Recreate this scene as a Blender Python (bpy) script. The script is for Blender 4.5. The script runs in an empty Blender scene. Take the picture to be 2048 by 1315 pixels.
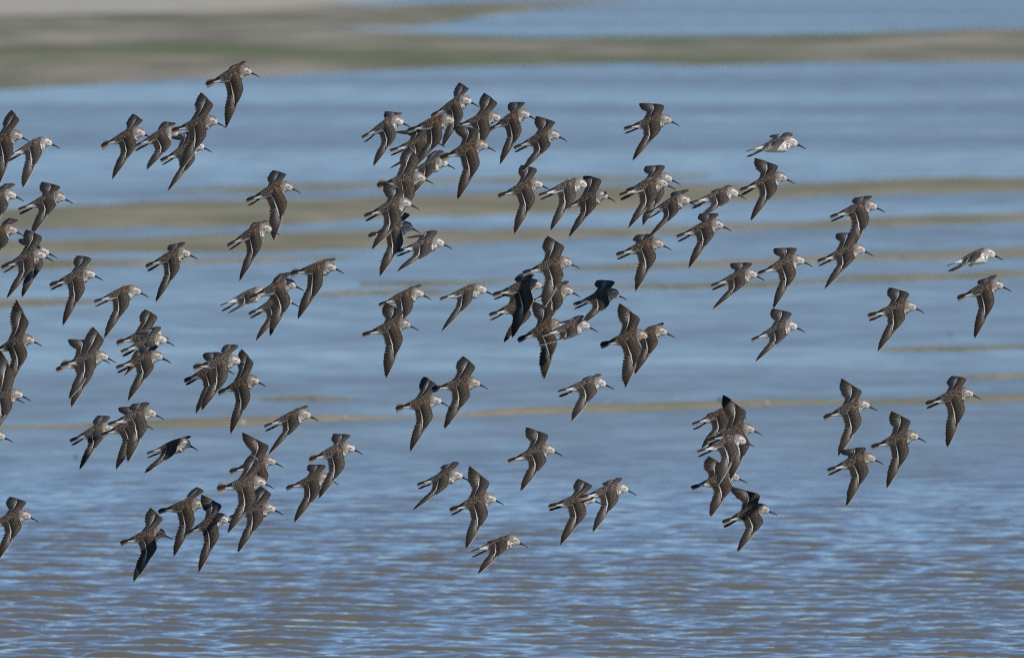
import bpy, math, random
import numpy as np
from mathutils import Vector, Matrix, Euler

# ---------------------------------------------------------------- camera, sky, sun, exposure
SC = bpy.context.scene
COL = SC.collection
R = math.radians
CAM_H, CAM_D = 2.3, 38.0                      # lens height, metres from lens to flock
PITCH = R(1.675)                              # looking slightly down
LENS, SENSOR = 500.0, 36.0
cam_data = bpy.data.cameras.new('camera')
cam_data.lens = LENS; cam_data.sensor_width = SENSOR
cam_data.clip_start = 1.0; cam_data.clip_end = 20000
cam_data.dof.use_dof = True
cam_data.dof.focus_distance = CAM_D
cam_data.dof.aperture_fstop = 14.0
cam = bpy.data.objects.new('camera', cam_data)
cam.location = (0, -CAM_D, CAM_H)
cam.rotation_euler = (R(90) - PITCH, 0, 0)
COL.objects.link(cam); SC.camera = cam

SUN_EL, SUN_AZ = R(30), R(153)                # azimuth from +Y clockwise: behind the camera, to the right
world = bpy.data.worlds.new('World'); SC.world = world
world.use_nodes = True
wn = world.node_tree.nodes; wl = world.node_tree.links
wn.clear()
wo = wn.new('ShaderNodeOutputWorld'); wb = wn.new('ShaderNodeBackground'); ws = wn.new('ShaderNodeTexSky')
ws.sky_type = 'NISHITA'; ws.sun_disc = False
ws.sun_elevation = SUN_EL; ws.sun_rotation = SUN_AZ
ws.air_density = 0.7; ws.dust_density = 0.0; ws.ozone_density = 6.0
wb.inputs["Strength"].default_value = 0.093
wl.new(ws.outputs[0], wb.inputs['Color']); wl.new(wb.outputs[0], wo.inputs['Surface'])

sun_dir = Vector((math.sin(SUN_AZ) * math.cos(SUN_EL), math.cos(SUN_AZ) * math.cos(SUN_EL), math.sin(SUN_EL)))
sd = bpy.data.lights.new('sun', 'SUN'); sd.energy = 4.2; sd.angle = R(0.53); sd.color = (1.0, 0.95, 0.88)
sun = bpy.data.objects.new('sun', sd); COL.objects.link(sun)
sun.rotation_euler = sun_dir.to_track_quat('Z', 'Y').to_euler()
sun.location = (20, -40, 30)

SC.view_settings.view_transform = 'Standard'; SC.view_settings.look = 'None'
SC.view_settings.gamma = 1.0; SC.view_settings.use_curve_mapping = False
SC.view_settings.exposure = 0.0
SC.render.engine = 'CYCLES'
SC.cycles.use_denoising = False
SC.cycles.max_bounces = 6
SC.cycles.use_adaptive_sampling = False
SC.cycles.pixel_filter_type = 'BLACKMAN_HARRIS'; SC.cycles.filter_width = 1.1

# ---------------------------------------------------------------- helpers
FPX = LENS / SENSOR * 2048.0
def ray(px, py):
    """direction through a point of the 2048 x 1315 frame"""
    d = Vector(((px - 1024.0) / FPX, 1.0, -(py - 657.5) / FPX))
    c, s = math.cos(PITCH), math.sin(PITCH)
    return Vector((d.x, d.y * c + d.z * s, -d.y * s + d.z * c))
def at(px, py, dist):
    d = ray(px, py)
    return Vector((0, -CAM_D, CAM_H)) + d * dist
def on_ground(px, py, z=0.0):
    d = ray(px, py)
    t = (CAM_H - z) / -d.z
    return Vector((0, -CAM_D, CAM_H)) + d * t

def make_mesh(name, verts, faces, attrs=None, smooth=True):
    me = bpy.data.meshes.new(name)
    v = np.asarray(verts, np.float32)
    if isinstance(faces, np.ndarray):
        nf, k = faces.shape
        me.vertices.add(len(v)); me.vertices.foreach_set('co', v.ravel())
        me.loops.add(nf * k); me.loops.foreach_set('vertex_index', faces.astype(np.int32).ravel())
        me.polygons.add(nf); me.polygons.foreach_set('loop_start', np.arange(0, nf * k, k, dtype=np.int32))
        me.update(calc_edges=True)
    else:
        me.from_pydata([tuple(p) for p in v], [], faces); me.update()
    if smooth:
        me.polygons.foreach_set('use_smooth', np.ones(len(me.polygons), bool))
    for an, (tp, arr) in (attrs or {}).items():
        a = me.attributes.new(an, tp, 'POINT')
        a.data.foreach_set('color' if tp == 'FLOAT_COLOR' else 'vector', np.asarray(arr, np.float32).ravel())
    me.validate()
    return me
def link(name, me, mat, parent=None):
    o = bpy.data.objects.new(name, me); COL.objects.link(o)
    if mat is not None and not me.materials: me.materials.append(mat)
    if parent is not None: o.parent = parent
    return o
def smooth01(x, a, b):
    t = np.clip((x - a) / (b - a), 0, 1)
    return t * t * (3 - 2 * t)

# ---------------------------------------------------------------- node material helper
class NT:
    def __init__(s, name):
        s.m = bpy.data.materials.new(name); s.m.use_nodes = True
        s.t = s.m.node_tree; s.t.nodes.clear()
        s.out = s.t.nodes.new('ShaderNodeOutputMaterial')
        s.b = s.t.nodes.new('ShaderNodeBsdfPrincipled')
        s.t.links.new(s.b.outputs[0], s.out.inputs[0])
    def n(s, kind, **kw):
        nd = s.t.nodes.new('ShaderNode' + kind)
        for k, v in kw.items(): setattr(nd, k, v)
        return nd
    def put(s, sock, v):
        if v is None: return
        if isinstance(v, bpy.types.NodeSocket): s.t.links.new(v, sock)
        else: sock.default_value = v
    def math(s, op, a, b=None, c=None, clamp=False):
        nd = s.n('Math', operation=op); nd.use_clamp = clamp
        s.put(nd.inputs[0], a); s.put(nd.inputs[1], b); s.put(nd.inputs[2], c)
        return nd.outputs[0]
    def vmath(s, op, a, b=None):
        nd = s.n('VectorMath', operation=op); s.put(nd.inputs[0], a); s.put(nd.inputs[1], b)
        return nd.outputs[0]
    def mix(s, f, a, b):
        nd = s.n('Mix', data_type='RGBA'); s.put(nd.inputs[0], f); s.put(nd.inputs[6], a); s.put(nd.inputs[7], b)
        return nd.outputs[2]
    def ramp(s, f, lo, hi, a=0.0, b=1.0):
        nd = s.n('MapRange', interpolation_type='SMOOTHSTEP')
        s.put(nd.inputs[0], f); s.put(nd.inputs[1], lo); s.put(nd.inputs[2], hi); s.put(nd.inputs[3], a); s.put(nd.inputs[4], b)
        return nd.outputs[0]
    def noise(s, vec, scale, detail=3.0, rough=0.55):
        nd = s.n('TexNoise'); s.put(nd.inputs['Vector'], vec); s.put(nd.inputs['Scale'], scale)
        s.put(nd.inputs['Detail'], detail); s.put(nd.inputs['Roughness'], rough)
        return nd.outputs[0]
    def bump(s, h, strength, dist):
        nd = s.n('Bump'); s.put(nd.inputs['Height'], h); s.put(nd.inputs['Strength'], strength); s.put(nd.inputs['Distance'], dist)
        s.t.links.new(nd.outputs[0], s.b.inputs['Normal'])
def C(r, g, b): return (r, g, b, 1.0)
# ---------------------------------------------------------------- materials of the setting
CALM, RUF = 0.188, 0.075
def mat_water():
    w = NT('water')
    geo = w.n('NewGeometry'); P = geo.outputs['Position']
    sp = w.n('SeparateXYZ'); w.put(sp.inputs[0], P)
    # wind patches: long, lying across the view
    v = w.vmath('MULTIPLY', P, (0.030, 0.060, 1.0))
    patch = w.ramp(w.noise(v, 1.0, 3.0), 0.36, 0.64)
    mid = w.noise(w.vmath('MULTIPLY', P, (1.5, 0.7, 1.0)), 1.0, 4.0, 0.7)
    silt = w.noise(w.vmath('MULTIPLY', P, (0.6, 0.25, 1.0)), 1.0, 3.0)
    w.put(w.b.inputs['Base Color'], w.mix(silt, C(0.135, 0.124, 0.085), C(0.185, 0.168, 0.118)))
    w.put(w.b.inputs['IOR'], 1.333)
    # small ripples everywhere (the larger ones of the foreground are modelled); stronger under the wind patches
    far = w.ramp(sp.outputs[1], 11.0, 24.0)
    h1 = w.noise(w.vmath('MULTIPLY', P, (4.0, 5.0, 4.0)), 1.0, 3.0, 0.6)
    h2 = w.noise(w.vmath('MULTIPLY', P, (9.0, 8.0, 9.0)), 1.0, 2.5)
    # far off the ripples are too small to see one by one and only roughen the sheet, most where the breeze touches it
    rough = w.math('ADD', w.math('MULTIPLY_ADD', patch, RUF, CALM), w.math('MULTIPLY_ADD', mid, 0.26, -0.13))
    w.put(w.b.inputs['Roughness'], w.math('MULTIPLY_ADD', far, w.math('SUBTRACT', rough, 0.04), 0.04))
    far_h = w.math('MULTIPLY', h1, w.math('MULTIPLY', far, 0.004))
    near_h = w.math('MULTIPLY', h2, 0.004)
    w.bump(w.math('ADD', far_h, near_h), 1.0, 1.0)
    return w.m
def mat_sand(name, a, b, c, rough=0.85, green=0.0, patch=(0.9, 0.35, 1.0)):
    w = NT(name)
    P = w.n('NewGeometry').outputs['Position']
    n1 = w.noise(w.vmath('MULTIPLY', P, patch), 1.0, 5.0)
    n2 = w.noise(P, 14.0, 4.0)
    col = w.mix(w.ramp(n1, 0.36, 0.64), a, b)
    col = w.mix(w.ramp(n2, 0.5, 0.75, 0.0, 0.55), col, c)
    if green:
        n3 = w.noise(w.vmath('MULTIPLY', P, (0.10, 0.035, 1.0)), 1.0, 3.0)
        col = w.mix(w.ramp(n3, 0.46, 0.62, 0.0, green), col, C(0.110, 0.140, 0.035))
    w.put(w.b.inputs['Base Color'], col)
    w.put(w.b.inputs['Roughness'], rough)
    w.bump(n2, 0.5, 0.02)
    return w.m
M_WATER = mat_water()
M_BAR = mat_sand('wet_sand', C(0.215, 0.200, 0.110), C(0.330, 0.290, 0.185), C(0.15, 0.145, 0.080), 0.75)
M_MUD = mat_sand('mud', C(0.215, 0.193, 0.128), C(0.390, 0.340, 0.250), C(0.19, 0.175, 0.10), 0.8, 0.75, (0.45, 0.06, 1.0))
M_BEACH = mat_sand('dry_sand', C(0.45, 0.41, 0.32), C(0.53, 0.485, 0.39), C(0.38, 0.335, 0.25), 0.9)

# ---------------------------------------------------------------- the water, with real ripples where the lens can tell them apart
def build_water():
    rng = np.random.RandomState(5)
    x0, x1, y0, y1 = -3.3, 3.3, 1.0, 25.0
    nx, ny = 341, 1121
    xs = np.linspace(x0, x1, nx); ys = np.linspace(y0, y1, ny)
    X, Y = np.meshgrid(xs, ys)
    Z = np.zeros_like(X)
    for k in range(80):
        big = k < 26
        lam = rng.uniform(0.15, 0.40) if big else 0.055 * (0.15 / 0.055) ** rng.rand()
        th = R(70) + rng.randn() * (0.34 if big else 0.75)
        kk = 2 * math.pi / lam
        amp = (0.0074 if big else 0.0046) * lam * (0.6 + 0.8 * rng.rand())
        ph = kk * (X * math.cos(th) + Y * math.sin(th)) + rng.rand() * 7
        env = 0.6 + 0.4 * np.sin(X * rng.uniform(.4, 1.6) + Y * rng.uniform(.1, .6) + rng.rand() * 6)
        Z += amp * env * (np.sin(ph) + 0.25 * np.cos(2 * ph))
    # the breeze dies away towards the sandbars
    fade = 1.05 - 0.75 * smooth01(Y, 7.0, 22.0)
    edge = smooth01(X, x0, x0 + .8) * (1 - smooth01(X, x1 - .8, x1)) * smooth01(Y, y0, y0 + .8) * (1 - smooth01(Y, y1 - 4, y1))
    Z = Z * fade * edge
    V = np.stack([X, Y, Z], -1).reshape(-1, 3)
    i = np.arange(nx * ny).reshape(ny, nx)
    F = np.stack([i[:-1, :-1], i[:-1, 1:], i[1:, 1:], i[1:, :-1]], -1).reshape(-1, 4)
    # the still sheet round it, out to the horizon
    B = 9000.0
    n = len(V)
    far = np.array([[-B, -300, 0], [B, -300, 0], [B, B, 0], [-B, B, 0]], float)
    V = np.vstack([V, far])
    a, b, c, d = i[0, 0], i[0, -1], i[-1, -1], i[-1, 0]
    F = np.vstack([F, [[n, n + 1, b, a]], [[n + 1, n + 2, c, b]], [[n + 2, n + 3, d, c]], [[n + 3, n, a, d]]])
    # T-junctions are harmless: the grid's rim lies at z = 0
    o = link('water', make_mesh('water', V, F), M_WATER); o['kind'] = 'structure'
build_water()

def land_strip(name, mat, prof, height, seed, nu=160, nv=10, wob=1.5, crest=0.6, widen=0.0):
    """low bank of sand: prof = (px, y of far edge, y of near edge) in the photograph, laid on the water level"""
    rng = np.random.RandomState(seed)
    px = np.linspace(prof[0][0], prof[-1][0], nu)
    top = np.interp(px, [p[0] for p in prof], [p[1] for p in prof])
    bot = np.interp(px, [p[0] for p in prof], [p[2] for p in prof])
    grow = widen * (bot - top) + 1.0 * (widen > 0); top, bot = top - grow, bot + grow * 0.6
    def wv(a):
        t = np.zeros(nu)
        for k in range(7):
            f = 0.004 * 1.9 ** k * (0.7 + .6 * rng.rand())
            t += np.sin(px * f + rng.rand() * 7) * a / (1.35 ** k)
        return t * 0.5
    top = top + wv(wob); bot = bot + wv(wob)
    bot = np.maximum(bot, top + 0.6)
    verts = []
    for j in range(nu):
        A = on_ground(px[j], bot[j]); Bp = on_ground(px[j], top[j])
        for k in range(nv):
            t = k / (nv - 1)
            p = A.lerp(Bp, t)
            prof_h = math.sin(math.pi * min(max(t, 0), 1) ** crest)
            thick = min(1.0, (bot[j] - top[j]) / 14.0)
            z = -0.012 + (height * thick + 0.012) * prof_h + 0.12 * height * prof_h * math.sin(p.x * 2.3 + seed) * math.sin(p.y * 0.7 + 1.3 * seed)
            verts.append((p.x, p.y, z))
    i = np.arange(nu * nv).reshape(nu, nv)
    F = np.stack([i[:-1, :-1], i[1:, :-1], i[1:, 1:], i[:-1, 1:]], -1).reshape(-1, 4)
    o = link(name, make_mesh(name, verts, F), mat); o['kind'] = 'structure'
    return o
BARS = [
    ([(-260, 854, 858), (0, 852, 857), (120, 851, 857), (220, 847, 857), (350, 834, 855), (500, 829, 850), (640, 828, 840), (800, 831, 835), (900, 829, 831), (1000, 818, 828), (1100, 812, 826), (1300, 806, 822), (1500, 800, 812), (1700, 801, 808), (1850, 795, 806), (2048, 786, 800), (2300, 780, 797)], 0.014),
    ([(490, 799, 800), (560, 794, 801), (640, 793, 800), (715, 795, 797)], 0.008),
    ([(1760, 700, 701), (1820, 696, 702), (1900, 693, 701), (2048, 690, 699), (2300, 688, 699)], 0.010),
    ([(1915, 751, 752), (1990, 748, 754), (2048, 746, 753), (2300, 743, 752)], 0.010),
    ([(1080, 581, 582), (1170, 572, 580), (1300, 569, 579), (1450, 567, 576), (1600, 562, 567), (1760, 552, 558), (1900, 547, 556), (2048, 541, 551), (2300, 536, 548)], 0.012),
    ([(-260, 600, 612), (0, 598, 610), (120, 597, 608), (230, 600, 605)], 0.012),
    ([(610, 588, 590), (700, 583, 590), (830, 580, 586), (920, 582, 583)], 0.010),
    ([(720, 566, 568), (860, 561, 568), (1060, 559, 563)], 0.008),
    ([(-260, 524, 540), (0, 522, 537), (150, 521, 534), (330, 517, 527), (520, 514, 522), (700, 513, 516)], 0.014),
    ([(1130, 535, 537), (1300, 525, 533), (1500, 519, 527), (1700, 511, 520), (1900, 503, 515), (2048, 497, 510), (2300, 492, 507)], 0.014),
    ([(-260, 488, 512), (0, 484, 508), (200, 480, 503), (450, 475, 500), (700, 466, 491), (900, 462, 481), (1100, 461, 474), (1300, 456, 468), (1500, 448, 459), (1700, 440, 452), (1900, 434, 446), (2048, 429, 441), (2300, 424, 438)], 0.02),
    ([(-260, 432, 452), (0, 425, 450), (150, 416, 449), (400, 410, 448), (620, 404, 440), (800, 399, 430), (1024, 392, 424), (1250, 382, 412), (1450, 374, 400), (1650, 370, 386), (1850, 362, 382), (2048, 357, 379), (2300, 350, 376)], 0.03),
    ([(340, 381, 383), (480, 375, 384), (640, 371, 380), (820, 362, 370), (1000, 354, 362), (1250, 349, 355), (1420, 346, 349)], 0.010),
]
for k, (p, h) in enumerate(BARS):
    land_strip('sandbar', M_BAR, p, h * 1.25, k + 3, widen=0.10 if k == 0 else 0.42, wob=1.8 if k == 0 else 4.0)
# mudflat with green weed beyond, and dry beach behind it
land_strip('mudflat', M_MUD, [(-700, 12, 66), (0, 12, 60), (300, 14, 54), (480, 14, 52), (650, 6, 56), (780, 4, 60), (880, 2, 50), (1000, 0, 30), (1150, 0, 12), (1280, 3, 5)], 0.04, 33, wob=2.0)
land_strip('mudflat', M_MUD, [(-500, 30, 196), (0, 26, 186), (250, 26, 170), (360, 34, 164), (430, 36, 161), (600, 44, 153), (800, 56, 144), (1024, 70, 134), (1300, 70, 130), (1400, 68, 139), (1600, 64, 127), (1850, 56, 125), (2048, 50, 124), (2600, 42, 120)], 0.05, 31, wob=2.5)
land_strip('beach', M_BEACH, [(-1500, -80, 62), (-500, -80, 60), (0, -80, 46), (250, -80, 38), (430, -80, 30), (620, -80, 16), (760, -80, 4), (900, -80, -20), (1100, -80, -45)], 0.12, 37, wob=2.0, crest=0.5)
# ---------------------------------------------------------------- plumage
def mat_plumage():
    w = NT('plumage')
    col = w.n('Attribute', attribute_name='Col').outputs['Color']
    msk = w.n('Attribute', attribute_name='Msk').outputs['Color']
    rest = w.n('Attribute', attribute_name='Rest').outputs['Vector']
    sep = w.n('SeparateColor'); w.put(sep.inputs[0], msk)
    scaly, streak, fringe = sep.outputs[0], sep.outputs[1], sep.outputs[2]
    rnd = w.n('Attribute', attribute_name='Msk').outputs['Alpha']
    off = w.n('CombineXYZ'); w.put(off.inputs[0], w.math('MULTIPLY', rnd, 71.0)); w.put(off.inputs[1], w.math('MULTIPLY', rnd, 37.0))
    # feathers of the back and wing coverts: dark centres, pale fringes
    q = w.vmath('ADD', w.vmath('MULTIPLY', rest, (165.0, 250.0, 0.0)), off.outputs[0])
    vo = w.n('TexVoronoi', feature='DISTANCE_TO_EDGE'); vo.voronoi_dimensions = '2D'; w.put(vo.inputs['Vector'], q); w.put(vo.inputs['Scale'], 1.0); w.put(vo.inputs['Randomness'], 1.0)
    edge = w.ramp(vo.outputs['Distance'], 0.04, 0.20, 1.0, 0.0)
    nz = w.noise(q, 0.55, 2.0)
    edge = w.math('MULTIPLY', edge, w.ramp(w.noise(q, 0.9, 2.0), 0.34, 0.62, 0.12, 1.0))
    pale = w.mix(w.ramp(nz, 0.54, 0.72), C(0.36, 0.31, 0.25), C(0.25, 0.135, 0.065))
    c1 = w.mix(w.math('MULTIPLY', edge, scaly), col, pale)
    ctr = w.math('MULTIPLY', w.math('SUBTRACT', 1.0, edge), w.math('MULTIPLY', scaly, 0.80))
    c1 = w.mix(ctr, c1, C(0.016, 0.012, 0.009))
    # fine streaks along the neck and breast
    q2 = w.vmath('ADD', w.vmath('MULTIPLY', rest, (150.0, 460.0, 0.0)), off.outputs[0])
    sn = w.noise(q2, 1.0, 2.0)
    st = w.math('MULTIPLY', w.ramp(sn, 0.48, 0.58), streak)
    c1 = w.mix(st, c1, C(0.060, 0.048, 0.038))
    # each bird a little browner or greyer
    hs = w.n('HueSaturation'); w.put(hs.inputs['Color'], c1)
    w.put(hs.inputs['Saturation'], w.math('MULTIPLY_ADD', rnd, 0.35, 0.75)); w.put(hs.inputs['Value'], w.math('MULTIPLY_ADD', rnd, -0.30, 1.12))
    w.put(w.b.inputs['Base Color'], hs.outputs[0])
    w.put(w.b.inputs['Roughness'], 0.62)
    w.put(w.b.inputs['Specular IOR Level'], 0.14)
    w.bump(w.math('ADD', w.math('MULTIPLY', vo.outputs['Distance'], w.math('MULTIPLY', scaly, 1.0)), w.math('MULTIPLY', sn, 0.5)), 0.5, 0.0008)
    return w.m
def mat_plain(name, c, rough, spec=0.5):
    w = NT(name)
    P = w.n('TexCoord').outputs['Object']
    n = w.noise(P, 400.0, 2.0)
    w.put(w.b.inputs['Base Color'], w.mix(n, C(*[x * 0.75 for x in c]), C(*[x * 1.3 for x in c])))
    w.put(w.b.inputs['Roughness'], rough); w.put(w.b.inputs['Specular IOR Level'], spec)
    return w.m
M_PLUM = mat_plumage()
M_BILL = mat_plain('bill_horn', (0.011, 0.010, 0.010), 0.5, 0.3)
M_FOOT = mat_plain('foot_skin', (0.010, 0.009, 0.009), 0.8, 0.15)
M_EYE = mat_plain('eye', (0.006, 0.005, 0.005), 0.08)

# ---------------------------------------------------------------- anatomy (metres; x forward, y left, z up; origin between the shoulders)
AL, HL = 0.044, 0.106
SH = (0.004, 0.015, 0.008)
HEADPIV = (0.016, 0.0, 0.002)
def wing_map(P, sg, da, dh, sig, eta, inc):
    kap = eta * 0.55
    s, c, h = P[:, 0], P[:, 1], P[:, 2]
    ck, sk = math.cos(kap), math.sin(kap)
    p = s * ck - c * sk; q = s * sk + c * ck
    pW = AL * math.cos(sig) * ck - AL * math.sin(sig) * sk
    t = np.linspace(-0.08, 0.20, 281)
    x = np.clip((t - (pW - 0.022)) / 0.055, 0, 1); x = x * x * (3 - 2 * x)
    d = da + (dh - da) * x
    dt = t[1] - t[0]
    Xc = np.concatenate([[0], np.cumsum((np.cos(d)[1:] + np.cos(d)[:-1]) * .5 * dt)])
    Zc = np.concatenate([[0], np.cumsum((np.sin(d)[1:] + np.sin(d)[:-1]) * .5 * dt)])
    Xc -= Xc[80]; Zc -= Zc[80]
    Pp = np.interp(p, t, Xc); Zp = np.interp(p, t, Zc); dd = np.interp(p, t, d)
    Pp = Pp - h * np.sin(dd); Zp = Zp + h * np.cos(dd)
    s2 = Pp * ck + q * sk; c2 = -Pp * sk + q * ck
    ci, si = math.cos(inc), math.sin(inc)
    return np.stack([SH[0] + c2 * ci - Zp * si, sg * (SH[1] + s2), SH[2] + c2 * si + Zp * ci], 1)
def deform(P, psi, phi):
    """roll the trunk by phi but let the head stay level, as flying waders do"""
    w = smooth01(P[:, 0], 0.006, 0.027)
    a = phi * (1 - 0.72 * w)
    y = P[:, 1] * np.cos(a) - P[:, 2] * np.sin(a); z = P[:, 1] * np.sin(a) + P[:, 2] * np.cos(a)
    b = -(psi + R(9)) * w
    x = P[:, 0] - HEADPIV[0]; zz = z - HEADPIV[2]
    return np.stack([HEADPIV[0] + x * np.cos(b) - zz * np.sin(b), y, HEADPIV[2] + x * np.sin(b) + zz * np.cos(b)], 1)
def roll_only(P, phi):
    c, s = math.cos(phi), math.sin(phi)
    return np.stack([P[:, 0], P[:, 1] * c - P[:, 2] * s, P[:, 1] * s + P[:, 2] * c], 1)

ST = np.array([  # x, centre z, half width, top, bottom   (mm)
    (-72, 1.0, 4.5, 1.6, 2.2), (-66, 0.8, 7.0, 3.2, 4.0), (-58, 0.5, 10.0, 5.8, 7.0), (-46, 0, 13.6, 9.4, 11.5), (-32, 0, 17.0, 13.0, 16.0),
    (-16, 0, 19.4, 15.8, 19.6), (-2, 0, 20.2, 17.2, 22.0), (9, .5, 19.6, 17.0, 21.6), (16, 1.0, 17.2, 15.6, 19.0),
    (22, 1.6, 14.6, 14.2, 15.8), (27, 2.4, 12.4, 12.8, 12.4), (31.5, 2.2, 11.0, 11.2, 10.6), (35, 1.2, 8.9, 8.8, 8.7),
    (37.8, 0.0, 6.5, 6.3, 6.2), (39.8, -1.0, 3.7, 3.5, 3.3), (41.2, -1.6, 2.0, 1.8, 1.8)]) / 1000.0
def catmull(xs, ys, q):
    m = np.gradient(ys, xs)
    i = np.clip(np.searchsorted(xs, q) - 1, 0, len(xs) - 2)
    h = xs[i + 1] - xs[i]; t = (q - xs[i]) / h
    return ((2*t**3 - 3*t**2 + 1) * ys[i] + (t**3 - 2*t**2 + t) * h * m[i] + (-2*t**3 + 3*t**2) * ys[i+1] + (t**3 - t**2) * h * m[i+1])

def lerp(a, b, f): return a + (b - a) * f[..., None]
def body_rest():
    NU, NV = 52, 30
    u = np.linspace(0, 1, NU)
    xs = ST[0, 0] + (ST[-1, 0] - ST[0, 0]) * (1 - (1 - u) ** 1.25)
    zc, w, ht, hb = [catmull(ST[:, 0], ST[:, k], xs) for k in (1, 2, 3, 4)]
    th = np.linspace(0, 2 * math.pi, NV, endpoint=False)      # 0 = dorsal
    ct, sn = np.cos(th), np.sin(th)
    y = w[:, None] * sn[None]
    z = zc[:, None] + np.where(ct[None] > 0, ht[:, None] * ct[None], hb[:, None] * ct[None])
    X = np.repeat(xs[:, None], NV, 1)
    V = np.stack([X, y, z], -1).reshape(-1, 3)
    TH = np.degrees(np.abs(np.where(th > math.pi, th - 2 * math.pi, th)))
    TH = np.repeat(TH[None], NU, 0).ravel(); x = X.ravel() * 1000
    S = lambda a, b, q: smooth01(q, a, b)
    white = np.array([.74, .72, .68])
    col = np.repeat(white[None], len(x), 0)
    scaly = np.zeros(len(x)); streak = np.zeros(len(x))
    back = S(-56, -40, x) * (1 - S(10, 20, x)) * (1 - S(66, 86, TH))
    col = lerp(col, np.array([.055, .043, .033]), back); scaly += back
    # rufous scapulars
    ruf = np.exp(-((x - 1) / 8) ** 2 - ((TH - 58) / 12) ** 2)
    col = lerp(col, np.array([.22, .082, .030]), np.clip(ruf * 1.0, 0, 1)); scaly *= 1 - .45 * ruf
    # grey streaked hind neck, streaked breast
    neck = S(9, 16, x) * (1 - S(22, 26, x)) * (1 - S(85, 115, TH))
    col = lerp(col, np.array([.27, .245, .22]), neck); streak += 1.0 * neck
    br = S(-8, 8, x) * (1 - S(20, 25, x)) * S(75, 100, TH) * (1 - .6 * S(140, 175, TH)); streak += .95 * br
    # head
    hd = S(21, 25, x)
    col = lerp(col, np.array([.48, .465, .445]), hd * (1 - S(110, 150, TH)))
    crown = hd * (1 - S(34, 37, x)) * (1 - S(30, 46, TH))
    col = lerp(col, np.array([.225, .130, .078]), crown * .85); streak += .75 * crown
    cheek = np.exp(-((x - 25.5) / 3.4) ** 2 - ((TH - 88) / 17) ** 2)
    col = lerp(col, np.array([.30, .17, .09]), np.clip(cheek, 0, 1) * .65)
    lore = np.exp(-((x - 36) / 3.0) ** 2 - ((TH - 78) / 9) ** 2)
    col = lerp(col, np.array([.12, .095, .075]), lore * .7)
    sup = np.exp(-((x - 32) / 5.5) ** 2 - ((TH - 54) / 8) ** 2)
    col = lerp(col, np.array([.52, .50, .47]), sup * .9)
    line = np.exp(-((x - 29.5) / 4.2) ** 2 - ((TH - 70) / 7) ** 2)
    col = lerp(col, np.array([.10, .078, .06]), np.clip(line, 0, 1) * .75)
    streak += .65 * hd * S(60, 85, TH) * (1 - .6 * S(31, 36, x))
    # rump: black stripe between white sides
    rump = (1 - S(-50, -40, x)) * (1 - S(32, 50, TH))
    col = lerp(col, np.array([.020, .018, .017]), rump)
    rest = np.stack([X.ravel(), (y.ravel() * 1.25 + np.sign(y.ravel()) * (0.02 - 0.02 * np.cos(np.radians(TH)))), X.ravel() * 0], 1)
    i = np.arange(NU * NV).reshape(NU, NV); j = np.roll(i, -1, 1)
    F = np.stack([i[:-1], i[1:], j[1:], j[:-1]], -1).reshape(-1, 4)
    # close both ends
    n = len(V)
    caps = [V[:NV].mean(0), V[-NV:].mean(0)]
    V = np.vstack([V, caps]); col = np.vstack([col, col[:1], col[-1:]]); rest = np.vstack([rest, caps])
    scaly = np.append(scaly, [0, 0]); streak = np.append(streak, [0, 0])
    k = np.arange(0, NV, 2)
    F = np.vstack([F, np.stack([np.full(len(k), n), i[0, k], i[0, (k + 1) % NV], i[0, (k + 2) % NV]], -1),
                   np.stack([np.full(len(k), n + 1), i[-1, (k + 2) % NV], i[-1, (k + 1) % NV], i[-1, k]], -1)])
    return V, F, col, np.stack([np.clip(scaly, 0, 1), np.clip(streak, 0, 1), scaly * 0], 1), rest
BODY = body_rest()

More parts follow.
